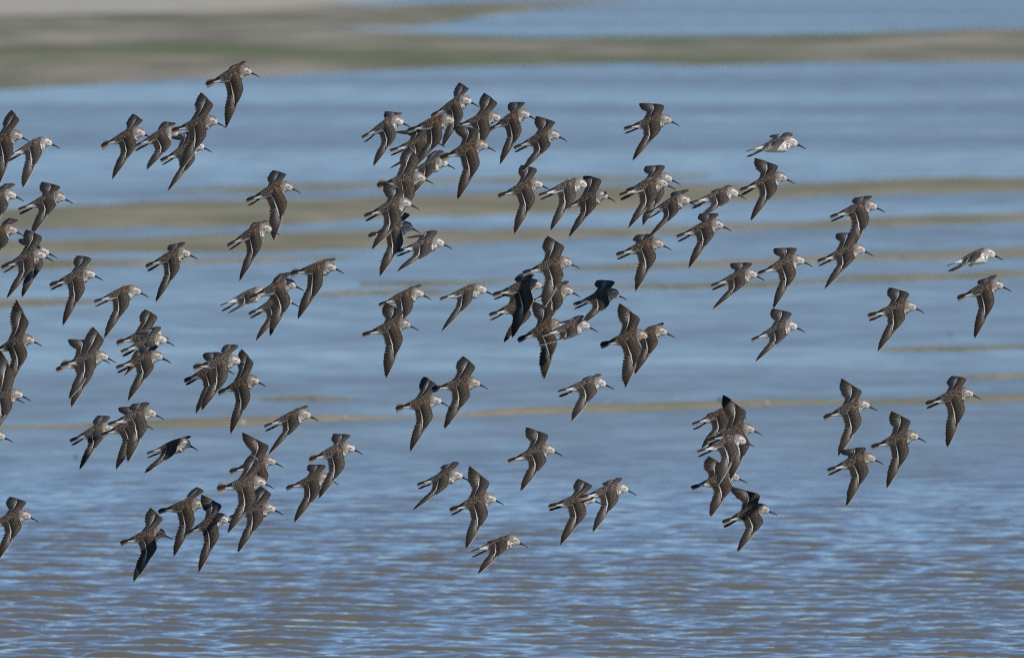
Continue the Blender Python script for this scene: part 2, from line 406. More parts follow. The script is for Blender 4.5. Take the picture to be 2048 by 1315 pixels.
FV = np.array([-1, -.82, -.2, .16, .38, .60, 1.0])        # across a feather: trailing vane ... rachis ... leading vane
def feather(base, ang, L, wd, kind, u, rng, lift=0.0):
    """one flight feather as a thin two-layered vane in wing coordinates (s, c, h)"""
    n = 9
    t = np.linspace(0, 1, n) ** 0.9
    prof = np.interp(t, [0, .15, .5, .8, .92, 1], [.45, .8, 1, .93, .62, .10])
    d = np.array([math.cos(ang), math.sin(ang)]); nrm = np.array([-d[1], d[0]])    # nrm points to the leading side
    bow = (0.05 + .05 * u) * L * np.sin(t * math.pi / 2) ** 2                       # tip bows to the rear
    pts = base[None] + d[None] * (t * L)[:, None] - nrm[None] * bow[:, None] * (1 if kind == 'p' else .2)
    half = wd * prof
    off = FV[None] * half[:, None]
    P = pts[:, None, :] + nrm[None, None] * off[..., None]
    h = lift + 0.10 * off - 0.0016 * t[:, None] - .25 * (half[:, None] * 0.25) * (FV[None] ** 2) + np.where(abs(FV[None] - .38) < .01, .00022, 0) + rng.randn() * .00012
    h = h - (0.02 * L * t[:, None] ** 2 if kind == 's' else 0)
    top = np.concatenate([P, h[..., None]], -1)
    bot = top.copy(); bot[..., 2] -= 0.00045
    k = len(FV)
    brown = np.array([.054, .042, .032]) * (1 - .45 * u if kind == 'p' else 0.9) * (1 + .12 * rng.randn())
    dark = brown * .42; edge = np.array([.16, .138, .12]); shaft = np.array([.30, .275, .245])
    vc = np.stack([edge, brown * 1.25, brown * .95, brown * .7, shaft, dark, dark * 1.1])
    if kind == 's': vc[0] = brown * 1.9; vc[4] = brown * 1.3; vc[5:] = brown * .75
    col = np.repeat(vc[None], n, 0)
    if kind == 'p':
        col[:, 4] = lerp(col[:, 4], brown * 1.2, t ** 1.5)
        tipd = smooth01(t, .55, 1.0)[:, None]
        col = col * (1 - .35 * tipd[..., None])
        whit = (1 - smooth01(t, .38, .74 - .22 * u)) * max(0, 1 - 1.05 * u)
        col[:, 3:6] = col[:, 3:6] + (np.array([.55, .53, .50]) - col[:, 3:6]) * (whit * .95)[:, None, None]
        if u > .99:
            col[:, -1] = np.array([.45, .43, .40])           # pale leading edge of the outermost primary
    else:
        whit = (1 - smooth01(t, .50, .66))
        col[:, 2:] = col[:, 2:] + (np.array([.50, .48, .45]) - col[:, 2:]) * (whit * .10)[:, None, None]
        tip = smooth01(t, .90, 1.0)
        col = col + (np.array([.30, .28, .25]) - col) * (tip * .6)[:, None, None]
    under = np.repeat(np.array([[.34, .325, .31]]), n, 0)[:, None] * np.ones((1, k, 1)) * np.where(abs(FV[None, :, None] - .38) < .01, 1.5, 1)
    V = np.concatenate([top.reshape(-1, 3), bot.reshape(-1, 3)])
    Cc = np.concatenate([col.reshape(-1, 3), under.reshape(-1, 3)])
    i = np.arange(n * k).reshape(n, k); b = i + n * k
    F = [np.stack([i[:-1, :-1], i[:-1, 1:], i[1:, 1:], i[1:, :-1]], -1).reshape(-1, 4),
         np.stack([b[:-1, :-1], b[1:, :-1], b[1:, 1:], b[:-1, 1:]], -1).reshape(-1, 4),
         np.stack([i[:-1, 0], i[1:, 0], b[1:, 0], b[:-1, 0]], -1), np.stack([i[:-1, -1], b[:-1, -1], b[1:, -1], i[1:, -1]], -1),
         np.stack([i[-1, :-1], i[-1, 1:], b[-1, 1:], b[-1, :-1]], -1)]
    return V, np.vstack(F), Cc

def wing_rest(sig, eta, rng):
    """flight feathers and covert shell of one wing, laid out flat for this fold"""
    W = np.array([AL * math.cos(sig), AL * math.sin(sig)])
    dh = np.array([math.cos(eta), -math.sin(eta)])
    Fg = W + dh * 0.030
    root = np.array([-0.010, -0.006])
    lines = []      # (base, angle, feather length, covert length, kind, u, front offset)
    NS, NP = 13, 10
    fold = max(0.0, eta - R(30))
    for k in range(NS):
        f = k / (NS - 0.35)
        b = root + (W - root) * f + np.array([0, -0.004 * (1 - f)])
        a = -R(97) + (R(13) - 0.10 * fold) * f
        L = 0.043 - .005 * math.sin(f * math.pi) + .002 * f
        lines.append((b, a, L, L * (.50 + .08 * f), 's', f, .0135 - .003 * f))
    a0 = -R(83)
    for k in range(NP):
        u = k / (NP - 1)
        b = W + (Fg - W) * u ** 0.9
        a = a0 + (-eta - a0) * u ** 0.92
        L = .047 + (HL - .030 - .047) * u ** 1.12 - (.0015 if k == NP - 1 else 0)
        lines.append((b, a, L, .0255 - .009 * u, 'p', u, .0085 - .0055 * u))
    Vs, Fs, Cs, n = [], [], [], 0
    for (b, a, L, cl, kind, u, fo) in lines:
        wd = (.0052 if kind == 's' else .0055 + .0006 * u)
        V, F, Cc = feather(b, a, L * (1 + .015 * rng.randn()), wd, kind, u, rng, lift=-.0006)
        Vs.append(V); Fs.append(F + n); Cs.append(Cc); n += len(V)
    fe = (np.vstack(Vs), np.vstack(Fs), np.vstack(Cs))
    # covert shell
    K, NV = len(lines), 17
    v = np.concatenate([np.linspace(0, .82, NV - 7), np.linspace(.86, 1, 7)])
    top = np.zeros((K, NV, 3)); col = np.zeros((K, NV, 3)); msk = np.zeros((K, NV, 3)); bot = np.zeros((K, NV, 3))
    fronts = []
    for i, (b, a, L, cl, kind, u, fo) in enumerate(lines):
        if kind == 's': fd = np.array([.10 * u, 1.0])
        else:
            q = (1 - u) * R(80) + u * (R(62) - eta); fd = np.array([math.cos(q + R(10)), math.sin(q + R(10))])
        fronts.append(b + fd / np.linalg.norm(fd) * fo)
    fronts = np.array(fronts)
    for _ in range(7):
        fronts[1:-1] = .25 * fronts[:-2] + .5 * fronts[1:-1] + .25 * fronts[2:]
    for i, (b, a, L, cl, kind, u, fo) in enumerate(lines):
        g = (.42 * u if kind == 's' else .42 + .58 * u)
        d = np.array([math.cos(a), math.sin(a)])
        front = fronts[i]
        end = b + d * cl * (1 + .022 * rng.randn())
        # quadratic through the base so the leading edge stays rounded
        mid = b + d * cl * .25
        P = ((1 - v) ** 2)[:, None] * front + (2 * v * (1 - v))[:, None] * mid + (v ** 2)[:, None] * end
        thick = .0062 * (1 - .62 * g)
        th = thick * np.sqrt(np.clip(v * 3.2, 0, 1)) * (1 - .93 * smooth01(v, .25, 1.0)) 
        top[i, :, :2] = P; top[i, :, 2] = th + .0003
        bot[i, :, :2] = P; bot[i, :, 2] = -.0014 - .35 * th
        base = np.array([.047, .036, .027]) * (1 - .38 * smooth01(np.array(g), .45, .9))
        cc = np.repeat(base[None], NV, 0)
        cc = lerp(cc, np.array([.028, .023, .019]), smooth01(v, .55, .74))              # darker greater coverts
        cc = lerp(cc, np.array([.036, .029, .024]), (1 - smooth01(v, .02, .22)) * .6)     # dark leading edge
        lo = .955 - .075 * float(smooth01(np.array(g), .12, .5))
        bar = smooth01(v, lo, lo + .03) * (1 - smooth01(np.array(g), .66, .86)) * smooth01(np.array(g), .02, .14)
        cc = lerp(cc, np.array([.62, .605, .58]), bar * (.75 + .2 * float(smooth01(np.array(g), .1, .45))))
        cc = lerp(cc, np.array([.27, .092, .030]), .95 * np.exp(-((v - .22) / .15) ** 2) * (1 - float(smooth01(np.array(g), .02, .13))))
        col[i] = cc
        msk[i, :, 0] = .45 * (1 - smooth01(v, .60, .74)) * smooth01(v, .02, .12) * (1 - .55 * smooth01(np.array(g), .45, .8))
    V = np.concatenate([top.reshape(-1, 3), bot.reshape(-1, 3)])
    under = np.repeat(np.array([[.50, .485, .46]]), K * NV, 0)
    lead = np.repeat(np.clip(1 - v * 6, 0, 1)[None], K, 0).ravel()
    under = lerp(under, np.array([.14, .12, .10]), lead)
    Cc = np.concatenate([col.reshape(-1, 3), under])
    Mm = np.concatenate([msk.reshape(-1, 3), np.zeros((K * NV, 3))])
    i = np.arange(K * NV).reshape(K, NV); b = i + K * NV
    F = np.vstack([np.stack([i[:-1, :-1], i[:-1, 1:], i[1:, 1:], i[1:, :-1]], -1).reshape(-1, 4),
                   np.stack([b[:-1, :-1], b[1:, :-1], b[1:, 1:], b[:-1, 1:]], -1).reshape(-1, 4),
                   np.stack([i[:-1, 0], i[1:, 0], b[1:, 0], b[:-1, 0]], -1), np.stack([i[:-1, -1], b[:-1, -1], b[1:, -1], i[1:, -1]], -1),
                   np.stack([i[-1, :-1], i[-1, 1:], b[-1, 1:], b[-1, :-1]], -1), np.stack([i[0, 1:], i[0, :-1], b[0, :-1], b[0, 1:]], -1)])
    return fe, (V, F, Cc, Mm)

def attrs(col, msk, rest, tone=.5):
    n = len(col)
    rgba = np.ones((n, 4)); rgba[:, :3] = col
    mm = np.full((n, 4), tone); mm[:, :3] = msk
    return {'Col': ('FLOAT_COLOR', rgba), 'Msk': ('FLOAT_COLOR', mm), 'Rest': ('FLOAT_VECTOR', rest)}

def tail_mesh(fan, rng):
    Vs, Fs, Cs, n = [], [], [], 0
    NT_ = 10
    sp = R(5 + 27 * fan)
    order = sorted(range(NT_), key=lambda k: -abs(k - (NT_ - 1) / 2))
    for k in order:
        q = (k - (NT_ - 1) / 2) / ((NT_ - 1) / 2)
        a = q * sp
        base = np.array([0.002 * 0, q * .0032])
        L = .032 * (1 - .05 * (1 - abs(q))) + (.0025 if abs(q) < .2 else 0)
        V, F, Cc = feather(np.array([0.0, 0.0]), 0.0, L, .0042, 's', 0, rng)
        # feather's +s runs backwards from the rump
        s, c = V[:, 0], V[:, 1]
        x = -(s * math.cos(a) - c * math.sin(a)); y = s * math.sin(a) + c * math.cos(a) + base[1]
        z = V[:, 2] * .6 + .0022 * (1 - abs(q)) - .0010 * abs(q)
        Vs.append(np.stack([-0.062 + x, y, z + .0008], 1))
        mixc = float(smooth01(np.array(abs(q)), .15, .75))
        tone = np.array([.026, .023, .021]) * (1 - mixc) + np.array([.30, .28, .255]) * mixc
        shade = Cc.mean(1, keepdims=True); shade = shade / .085
        Cn = np.clip(tone[None] * np.clip(shade, .75, 1.5), 0, .5)
        Cn[len(Cn) // 2:] = np.array([.42, .41, .39])
        Cs.append(Cn); Fs.append(F[:, ::-1] + n); n += len(V)
    return np.vstack(Vs), np.vstack(Fs), np.vstack(Cs)

def tube(path, rad, flat=1.0, nv=8):
    """tapering tube along a path (list of xyz), radii per point; flat squeezes it vertically"""
    path = np.asarray(path, float); n = len(path)
    V = []
    for i in range(n):
        a = path[min(i + 1, n - 1)] - path[max(i - 1, 0)]; a /= np.linalg.norm(a)
        sdir = np.cross(a, (0, 0, 1.0)); sdir /= np.linalg.norm(sdir); up = np.cross(sdir, a)
        for k in range(nv):
            t = 2 * math.pi * k / nv
            V.append(path[i] + rad[i] * (sdir * math.cos(t) + up * math.sin(t) * flat))
    V = np.array(V); i = np.arange(n * nv).reshape(n, nv); j = np.roll(i, -1, 1)
    F = np.stack([i[:-1], j[:-1], j[1:], i[1:]], -1).reshape(-1, 4)
    q = np.arange(0, nv, 2)
    c0, c1 = len(V), len(V) + 1
    V = np.vstack([V, path[0], path[-1]])
    F = np.vstack([F, np.stack([np.full(len(q), c0), i[0, (q + 2) % nv], i[0, (q + 1) % nv], i[0, q]], -1),
                   np.stack([np.full(len(q), c1), i[-1, q], i[-1, (q + 1) % nv], i[-1, (q + 2) % nv]], -1)])
    return V, F
def join(parts):
    V, F, n = [], [], 0
    for v, f in parts: V.append(v); F.append(f + n); n += len(v)
    return np.vstack(V), np.vstack(F)
def eye_ball(c, r):
    V, F = [], []
    nu, nv = 7, 10
    path = [(c[0], c[1] + r * math.cos(math.pi * k / (nu - 1)), c[2]) for k in range(nu)]
    vs = []
    for k in range(nu):
        rr = max(r * math.sin(math.pi * k / (nu - 1)), 1e-5)
        for q in range(nv):
            t = 2 * math.pi * q / nv
            vs.append((c[0] + rr * math.cos(t), path[k][1], c[2] + rr * math.sin(t)))
    i = np.arange(nu * nv).reshape(nu, nv); j = np.roll(i, -1, 1)
    return np.array(vs), np.stack([i[:-1], i[1:], j[1:], j[:-1]], -1).reshape(-1, 4)
BILL = [(.0385, 0, -.0016), (.042, 0, -.0022), (.047, 0, -.0034), (.052, 0, -.0049), (.057, 0, -.0068), (.061, 0, -.0086), (.0638, 0, -.0101)]
BILLR = [.0034, .0029, .0022, .0018, .0015, .0012, .0007]

TONE = {k: v for ks, v in ((('n2', 'e4', 'p3'), -.25), (('i1', 'i14', 'i16', 'l9', 'h4', 'n4', 'o4', 's3', 'a7', 'c3'), -.05), (('a1', 'a2', 'a6', 'i5', 'i3', 'l7', 'd3', 'v2', 'l4', 'c6', 'b6', 'k1'), .95)) for k in ks}
GROUP = 'small brown sandpipers flying together in the flock'
def make_bird(key, ox, oy, psi, phi, yaw, inc, ra, rh, rs, re, la, lh, ls, le, dep, fan, feet, label):
    rng = np.random.RandomState(sum(ord(ch) * 7 ** i for i, ch in enumerate(key)) % 100003)
    tone = TONE.get(key, .15 + .75 * rng.rand())
    psi, phi, yaw, inc = R(psi), R(phi), R(yaw), R(inc)
    root = bpy.data.objects.new('sandpiper', None); COL.objects.link(root)
    root.empty_display_size = 0.05
    root.location = at(ox, oy, CAM_D + dep)
    root.rotation_euler = Euler((0, -psi, yaw), 'XYZ')
    root['label'] = label; root['category'] = 'bird'; root['group'] = GROUP
    V, F, col, msk, rest = BODY
    Vb = [deform(V, psi, phi)]; Fb = [F]; Cb = [col]; Mb = [msk]; Rb = [rest]; n = len(V)
    feathers = []
    for sg, (da, dh, sig, eta) in ((-1, (ra, rh, rs, re)), (1, (la, lh, ls, le))):
        da, dh, sig, eta = R(da), R(dh), R(sig), R(eta)
        eta = max(eta, R(14))
        fe, (cv, cf, cc, cm) = wing_rest(sig, eta, rng)
        W = wing_map(cv, sg, da, dh, sig, eta, inc)
        Vb.append(roll_only(W, phi)); Fb.append((cf if sg < 0 else cf[:, ::-1]) + n); Cb.append(cc); Mb.append(cm)
        rr = cv.copy(); rr[:, [0, 1]] = cv[:, [1, 0]]; rr[:, 1] += .2 * sg; rr[:, 2] = 0; rr[:, :2] *= 1.35; Rb.append(rr); n += len(cv)
        fw = roll_only(wing_map(fe[0], sg, da, dh, sig, eta, inc), phi)
        feathers.append((fw, fe[1] if sg < 0 else fe[1][:, ::-1], fe[2]))
    link('body', make_mesh('body', np.vstack(Vb), np.vstack(Fb), attrs(np.vstack(Cb), np.vstack(Mb), np.vstack(Rb), tone)), M_PLUM, root)
    for fw, ff, fc in feathers:
        link('flight_feathers', make_mesh('flight_feathers', fw, ff, attrs(fc, np.zeros_like(fc), fw, tone)), M_PLUM, root)
    tv, tf, tc = tail_mesh(fan, rng)
    link('tail', make_mesh('tail', roll_only(tv, phi), tf, attrs(tc, np.zeros_like(tc), tv, tone)), M_PLUM, root)
    bv, bf = tube(BILL, BILLR)
    link('bill', make_mesh('bill', deform(bv, psi, phi), bf), M_BILL, root)
    for s in (-1, 1):
        ev, ef = eye_ball((.0322, s * .0099, .0050), .00175)
        link('eye', make_mesh('eye', deform(ev, psi, phi), ef), M_EYE, root)
    if key == 'n2': root.scale = (1.07, 1.07, 1.07)
    if feet:
        for s in (-1, 1):
            j = rng.randn(4) * .001
            y0 = s * .0035
            tarsus = tube([(-.052, y0, -.007), (-.064, y0 * .8, -.0092), (-.075, y0 * .6 + j[0], -.0112 + j[1])], [.0015, .0017, .0020])
            toes = [tube([(-.074, y0 * .6 + j[0], -.0110 + j[1]), (-.083, y0 * .6 + j[0] + q * .0013, -.0124 + j[1]), (-.0935 - .002 * (q == 0), y0 * .6 + j[0] + q * .0016, -.0140 + j[1])], [.0019, .0021, .0008], 1.0, 6) for q in (-1, 0, 1)]
            fv, ff = join([tarsus] + toes)
            link('foot', make_mesh('foot', roll_only(fv, phi * .55), ff), M_FOOT, root)
    return root

# ---------------------------------------------------------------- the flock: place, pose (degrees), depth, tail spread, feet, label
BIRDS = [
    ('a1', 475.8, 146, 18.6, 50.4, -14.9, -3.1, -30.5, -29.4, -8.2, 38.1, -43.7, -37.9, 7.7, 33.2, -0.03, 0.5, 0, 'sandpiper flying highest of all, before the far mudflat, tail slightly spread'),
    ('a2', 408, 244.9, 12.9, 45.2, -20, -1, -7.3, -13.7, 2.3, 35.4, -7.6, -14.8, 11.8, 25.4, -0.68, 0.2, 0, 'sandpiper with tall raised far wing and closed tail, overlapping another, before the far channel'),
    ('a3', 263.7, 269.1, 18.8, 39.1, -22, -1.5, -16.7, -14.3, 10.2, 37.7, -19.4, -12.6, 15.8, 25.8, -0.13, 1, 0, 'sandpiper with hooked far wing and fanned tail, overlapping another, before the far channel'),
    ('a4', 329.9, 268.6, 20.1, 31.4, -18.8, -2.2, -23.8, -1.6, 15.2, 29.2, -22.6, -12.1, 13.4, 28.1, 0.15, 0.1, 1, 'sandpiper with low bent far wing and trailing feet, amid overlapping birds, before the far channel'),
    ('a5', 382.1, 296.3, 20.7, 42.9, -16.7, -1.9, -8.3, -18.2, 0.8, 55.5, -8.9, -18.1, 6.2, 50, 0.72, 0.1, 1, 'sandpiper with far wing hidden and trailing feet, partly behind another, before the far channel'),
    ('a6', 18.2, 275.2, 18.6, 45.6, -21.5, -0.2, -11.4, -13.6, 6.8, 22.9, -10.5, -17.4, 20.7, 21.1, -0.37, 0.2, 0, 'sandpiper with hooked far wing and closed tail, overlapping another, before the far channel'),
    ('a7', 76.9, 288.9, 20.2, 23.6, -11.8, -3.7, -21, -30.6, -0.1, 33.5, -29.9, -16.6, -4.6, 28.2, 0.21, 0.1, 1, 'sandpiper with far wing hidden and trailing feet, partly behind another, before the far channel'),
    ('a8', 102.6, 398.1, 16.7, 27.1, -11.5, -1.1, -4.4, -15.8, 10.8, 35, -10.4, -4.6, 13.6, 29.8, -0.14, 0.1, 1, 'sandpiper with low bent far wing and trailing feet, amid overlapping birds, before broad sandbars'),
    ('a9', 5.2, 393.3, 17.3, 29.4, -16, -0.2, -15.6, -10.5, 16.6, 21.7, -16.5, -15.3, 23.8, 26.3, 0.15, 0.1, 0, 'sandpiper with low bent far wing and closed tail, amid overlapping birds, before broad sandbars'),
    ('b1', 7, 463.6, 17, 27, -16.8, -0.8, -19.5, 0.4, 13.8, 7.5, -18.4, -11.2, 29.8, 23.4, 0.37, 0.1, 0, 'sandpiper with low bent far wing and closed tail, amid overlapping birds, before broad sandbars'),
    ('b2', 65, 513.4, 17.2, 42.9, -22.1, -0.1, 2.7, -12.7, 8.3, 46.4, 3.6, -10.9, 21.3, 34.5, -0.44, 0.2, 1, 'sandpiper with hooked far wing and trailing feet, overlapping another, before broad sandbars'),
    ('b2x', 70.9, 507.4, 19.9, 40, -11.4, -1, -10, -18, 14, 41, -10, -18, 14, 41, 0.53, 0.1, 0, 'sandpiper hidden behind another, bill and forehead showing just above the other bill'),
    ('b3', 163.1, 551, 15.5, 46.6, -19.9, -0.7, -13.5, -24.6, 1.1, 41.7, -16.7, -23.9, 15.4, 35, -0.48, 0.2, 1, 'sandpiper with hooked far wing and trailing feet, clear of others, before thin sandbars'),
    ('b4', 253.8, 584.6, 15.1, 28.6, -13.2, -4.9, -26.5, -36.1, -5, 45.6, -36.7, -22.1, -5.8, 31.8, 0.12, 0.2, 1, 'sandpiper with far wing hidden and trailing feet, partly behind another, before thin sandbars'),
    ('b5', 353.9, 509.9, 18.5, 39.6, -18.8, -2.8, -19.6, -25.2, -3.2, 46.9, -26.1, -22.8, 7.1, 37.2, 0.15, 0.2, 1, 'sandpiper with low bent far wing and trailing feet, clear of others, before broad sandbars'),
    ('b6', 42.3, 683.1, 18.4, 50.3, -18.9, -1, -6.2, -4.7, 12.4, 28.5, -4.8, -0.8, 18.1, 0.7, 0.53, 0.2, 0, 'sandpiper with tall raised far wing and closed tail, partly behind another, over calm water'),
    ('c1', 188, 714.9, 12.2, 38, -14.8, 0.2, 3.6, -18.1, 3, 40, 0.6, -10.2, 17.3, 19.8, -0.43, 1, 0, 'sandpiper with tall raised far wing and fanned tail, overlapping another, over calm water'),
    ('c1x', 176.9, 717.7, 17.8, 46.2, -12.4, -1.9, -9.5, -19.2, 0.6, 41.7, -9.7, -18.8, 6.1, 41.4, 0.08, 0.2, 0, 'sandpiper hidden behind a fan-tailed one, dark wing tip and bill tip showing'),
    ('c2', 296.1, 669, 13.7, 39.1, -16.8, 0.2, 0.6, -7.7, 16.7, 35.1, 3.5, -16, 18.6, 27.3, 0.98, 0.6, 0, 'grey sandpiper with hooked far wing, topmost of three stacked birds'),
    ('c3', 305.8, 682.1, 17, 31.2, -15.7, -1.6, -5.7, -15.6, 8.6, 58.2, -7.4, -16.4, 10.8, 51.7, 0.18, 0.1, 1, 'sandpiper sandwiched between two others, middle one of three stacked birds'),
    ('c4', 297.9, 715.8, 15.3, 31.8, -15, -1.5, -14.1, -23.4, 9.6, 41.7, -17.4, -20.5, 8.9, 34.9, -0.39, 0.2, 1, 'shaded sandpiper, lowest of three stacked one above the other, black feet trailing'),
    ('c5', 452.6, 722.4, 9.7, 48.8, -17.6, 0.2, -17.6, -22.1, -8.2, 43.4, -26.1, -34.3, 19.7, 34.4, -0.37, 0.6, 0, 'sandpiper with low bent far wing and fanned tail, overlapping another, over calm water'),
    ('c5x', 428, 739.2, 18.4, 42.6, -21.1, -1.2, -10.4, -18.1, 12.3, 42.9, -10.3, -18.1, 13, 42.2, 1.16, 0.1, 1, 'sandpiper behind a spread-tailed one, its bill and black feet poking out below'),
    ('c6', 493.4, 763.9, 18, 56.4, -29.1, -1.8, -12.7, -9.6, 4.3, 33.1, -10.3, -14.5, 9.3, 29.1, 0.55, 0.1, 0, 'sandpiper with tall raised far wing and closed tail, partly behind another, over calm water'),
    ('c7', 18.3, 791.7, 17.3, 47.1, -17.9, -2, 4.2, 20.9, 3.7, 8.2, 14.7, 2.3, 14, 15.6, -0.3, 0.2, 0, 'sandpiper with tall raised far wing and closed tail, overlapping another, crossing the nearest sandbar'),
    ('c7x', 6, 797.3, 19.2, 40, -12.1, -1, -10, -18, 14, 41, -10, -18, 14, 41, 0.55, 0.1, 0, 'sandpiper hidden behind another, only its bill tip showing beneath the other bill'),
    ('c8', -17.6, 874.8, 17, 40, -10.2, -1, -10, -18, 14, 41, -10, -18, 14, 41, 0.26, 0.1, 0, 'sandpiper of which only the forehead and bill show'),
    ('c9', 201, 859.5, 17.9, 30.3, -17.6, -0.6, -6.2, -23.2, 10.1, 42.4, -11.7, -13.6, 13.4, 29.9, 1.09, 0.1, 1, 'sandpiper with low bent far wing and trailing feet, partly behind another, crossing the nearest sandbar'),
    ('c10', 283.5, 829, 15.6, 33.6, -8.5, -1.5, -17.7, -24.5, 2.3, 32.6, -22.2, -22.9, 10.7, 28.9, -0.46, 0.1, 0, 'sandpiper with low bent far wing and closed tail, overlapping another, crossing the nearest sandbar'),
    ('c10x', 264.9, 849.3, 16.8, 41.9, -19, -0.8, -9.1, -18.8, 17.5, 38.5, -8.7, -15, 14.6, 46.6, 0.44, 0.1, 0, 'sandpiper behind another of a tight pair, only wing tips and bill clear'),
    ('c11', 355.3, 890, 13.6, 21.2, -24, -2.7, -14.4, -2.6, -1.4, 26.5, -16.3, -13.4, 10.9, 32.8, 0.21, 0.1, 1, 'sandpiper with narrow swept wings, part shaded, skimming below a tight pair'),
    ('d1', 33.9, 1033.7, 16.6, 35.1, -12.9, -0.5, -5.7, -21.5, 7.9, 40.5, -10.3, -13.2, 16.1, 29, -0.09, 0.1, 0, 'sandpiper with hooked far wing and closed tail, clear of others, over rippled water'),
    ('d2', 304.2, 1069, 13.8, 44, -19, -0.9, -13.6, -18.4, 10, 37.4, -16.1, -14.3, 17, 26, 0.4, 0.2, 0, 'sandpiper in shadow, dark wings against its pale face, low over rippled water'),
    ('d3', 380.5, 1010, 10.2, 46.6, -20.8, 0.1, -23.1, -26.5, 8.5, 36, -27.1, -31.3, 21.6, 28, 0.13, 0.1, 0, 'sandpiper with low bent far wing and closed tail, partly behind another, over rippled water'),
    ('d4', 431.2, 1041.3, 21.1, 48.8, -25.1, -3.3, -15.3, -19.6, 0.7, 40.4, -20.4, -4.6, 0, 35.8, -0.33, 0.1, 0, 'shadowed dark sandpiper, its bill tip hidden behind the fan-tailed bird ahead'),
    ('f1', 593.6, 832, 16.4, 26.1, -16.8, -1.5, -14, -18.8, 3.9, 48.5, -20.4, -17.7, 11.9, 27.5, -0.64, 0.1, 1, 'sandpiper with low bent far wing and trailing feet, overlapping another, crossing the nearest sandbar'),
    ('f2', 523.8, 924.8, 15.2, 47.1, -14.2, -2.7, -13.8, -7, 8.8, 39, -14.9, -1.2, 10.5, 38, 0.51, 0.3, 0, 'sandpiper with tall raised far wing and closed tail, partly behind another, over rippled water'),
    ('f3', 502.5, 965.2, 8.9, 53.3, -14.6, 0.2, -15.5, -17.3, 2.1, 43.9, -16.6, -31.2, 17.7, 23.5, -1.03, 1, 0, 'sandpiper with hooked far wing and fanned tail, overlapping another, over rippled water'),
    ('f4', 523.5, 1018.5, 12.7, 36.5, -18.9, -0.2, -3, -22.5, 3.7, 39.1, -7, -16.3, 9.8, 24.6, 0.12, 0.1, 0, 'sandpiper with hooked far wing and closed tail, amid overlapping birds, over rippled water'),
    ('f5', 682.3, 898.6, 16.7, 47.3, -18.5, -3, -23.1, -18.4, -5.4, 47.5, -30.8, -26.3, 11.9, 35.9, -0.47, 0.6, 0, 'sandpiper with low bent far wing and fanned tail, overlapping another, over rippled water'),
    ('f6', 634.8, 958.4, 14.7, 37.2, -21.3, -2.3, -14.3, -17, 6.8, 39.3, -15.4, -17.7, 3.8, 39.5, 0.39, 0.4, 0, 'sandpiper with low bent far wing and half-spread tail, partly behind another, over rippled water'),
    ('f7', 898.1, 952.2, 13.6, 31, -22.1, -2, -7.9, -6.1, -4.7, 47, -8.1, -20.5, 7.1, 39, -0.21, 0.2, 1, 'sandpiper with low bent far wing and trailing feet, overlapping another, over rippled water'),
    ('e1', 557.3, 377.5, 19.4, 45, -12.7, -1.1, -23.3, -20.2, 7, 27, -24.4, -25, 12.8, 23.5, -0.06, 0.1, 1, 'sandpiper with hooked far wing and trailing feet, partly behind another, before broad sandbars'),
    ('e2', 516.4, 461.7, 23.7, 38.5, -19.2, -4, -26, -24.1, -5.8, 46.4, -36, -20, 5.7, 31.3, -0.85, 0.1, 1, 'sandpiper with low bent far wing and trailing feet, overlapping another, before broad sandbars'),
    ('e3', 645.2, 535.7, 8.9, 43.6, -23.2, -3.1, -28.8, -28, -10, 37.6, -45.1, -31.1, 9.8, 36.1, -0.44, 0.9, 0, 'sandpiper with low bent far wing and fanned tail, overlapping another, before thin sandbars'),
    ('e4', 506.5, 588.8, 18.1, 9.3, -9.8, -3.5, -20.6, -1.8, 2.2, 31.1, -16.4, -7.3, 7, 34.8, 0.03, 0.1, 1, 'whitish sandpiper with wing folded back, head behind a darker shaded bird'),
    ('e5', 564.2, 572.4, 18.3, 43.8, -15.2, -1.8, -30.9, -13.1, 9.4, 34.7, -29.7, -31.2, 12.8, 26.8, -0.37, 0.1, 0, 'shadowed dark sandpiper between a fan-tailed bird and one hidden below it'),
    ('e6', 557.4, 604.8, 19.2, 38.2, -21.3, -1.3, -7.3, -6.6, 11, 40.1, -7.6, -7.7, 14.5, 26.2, 1.06, 0.1, 1, 'sandpiper mostly hidden below a shadowed dark one, only face and wing tip clear'),
    ('i1', 781.7, 247.3, 22.5, 36.6, -26.5, -3.7, -31, -7.8, 11.2, 31.5, -33.3, -5.5, 9.9, 39.9, 0.03, 0.1, 1, 'sandpiper with low bent far wing and trailing feet, amid overlapping birds, before the far channel'),
    ('i2', 918.5, 205.6, 21.9, 43.1, -28, -2.8, -22.8, -3.9, 6.1, 27.2, -21.9, -12.6, 10.4, 28, 0.93, 0.2, 0, 'sandpiper with hooked far wing and closed tail, amid overlapping birds, before the far channel'),
    ('i3', 879.9, 243.3, 14.2, 43.2, -17.6, -3.9, -33.8, -20.2, -13.3, 50.7, -56.8, -34.4, 7.8, 31.9, -0.25, 0.1, 1, 'sandpiper with far wing hidden and trailing feet, amid overlapping birds, before the far channel'),
    ('i4', 974, 237.2, 12.2, 41, -20.6, -1.3, -12.4, -8.2, 6.6, 19.2, -11.7, -12.2, 13.9, 27.9, 0.34, 0.1, 0, 'sandpiper with hooked far wing and closed tail, amid overlapping birds, before the far channel'),
    ('i5', 947, 294.2, 17.3, 54.1, -12.2, -2.3, -18.8, -22.8, -4.1, 43.7, -23.4, -22.7, 10.1, 38, -0.42, 0.5, 0, 'sandpiper with hooked far wing and half-spread tail, overlapping another, before the far channel'),
    ('i6', 1034, 233, 23.1, 46.5, -24.6, -4, -25.5, -10, -1.4, 38.9, -27.9, -20.3, 8.5, 36.8, 0.75, 0.1, 0, 'sandpiper with low bent far wing and closed tail, partly behind another, before the far channel'),
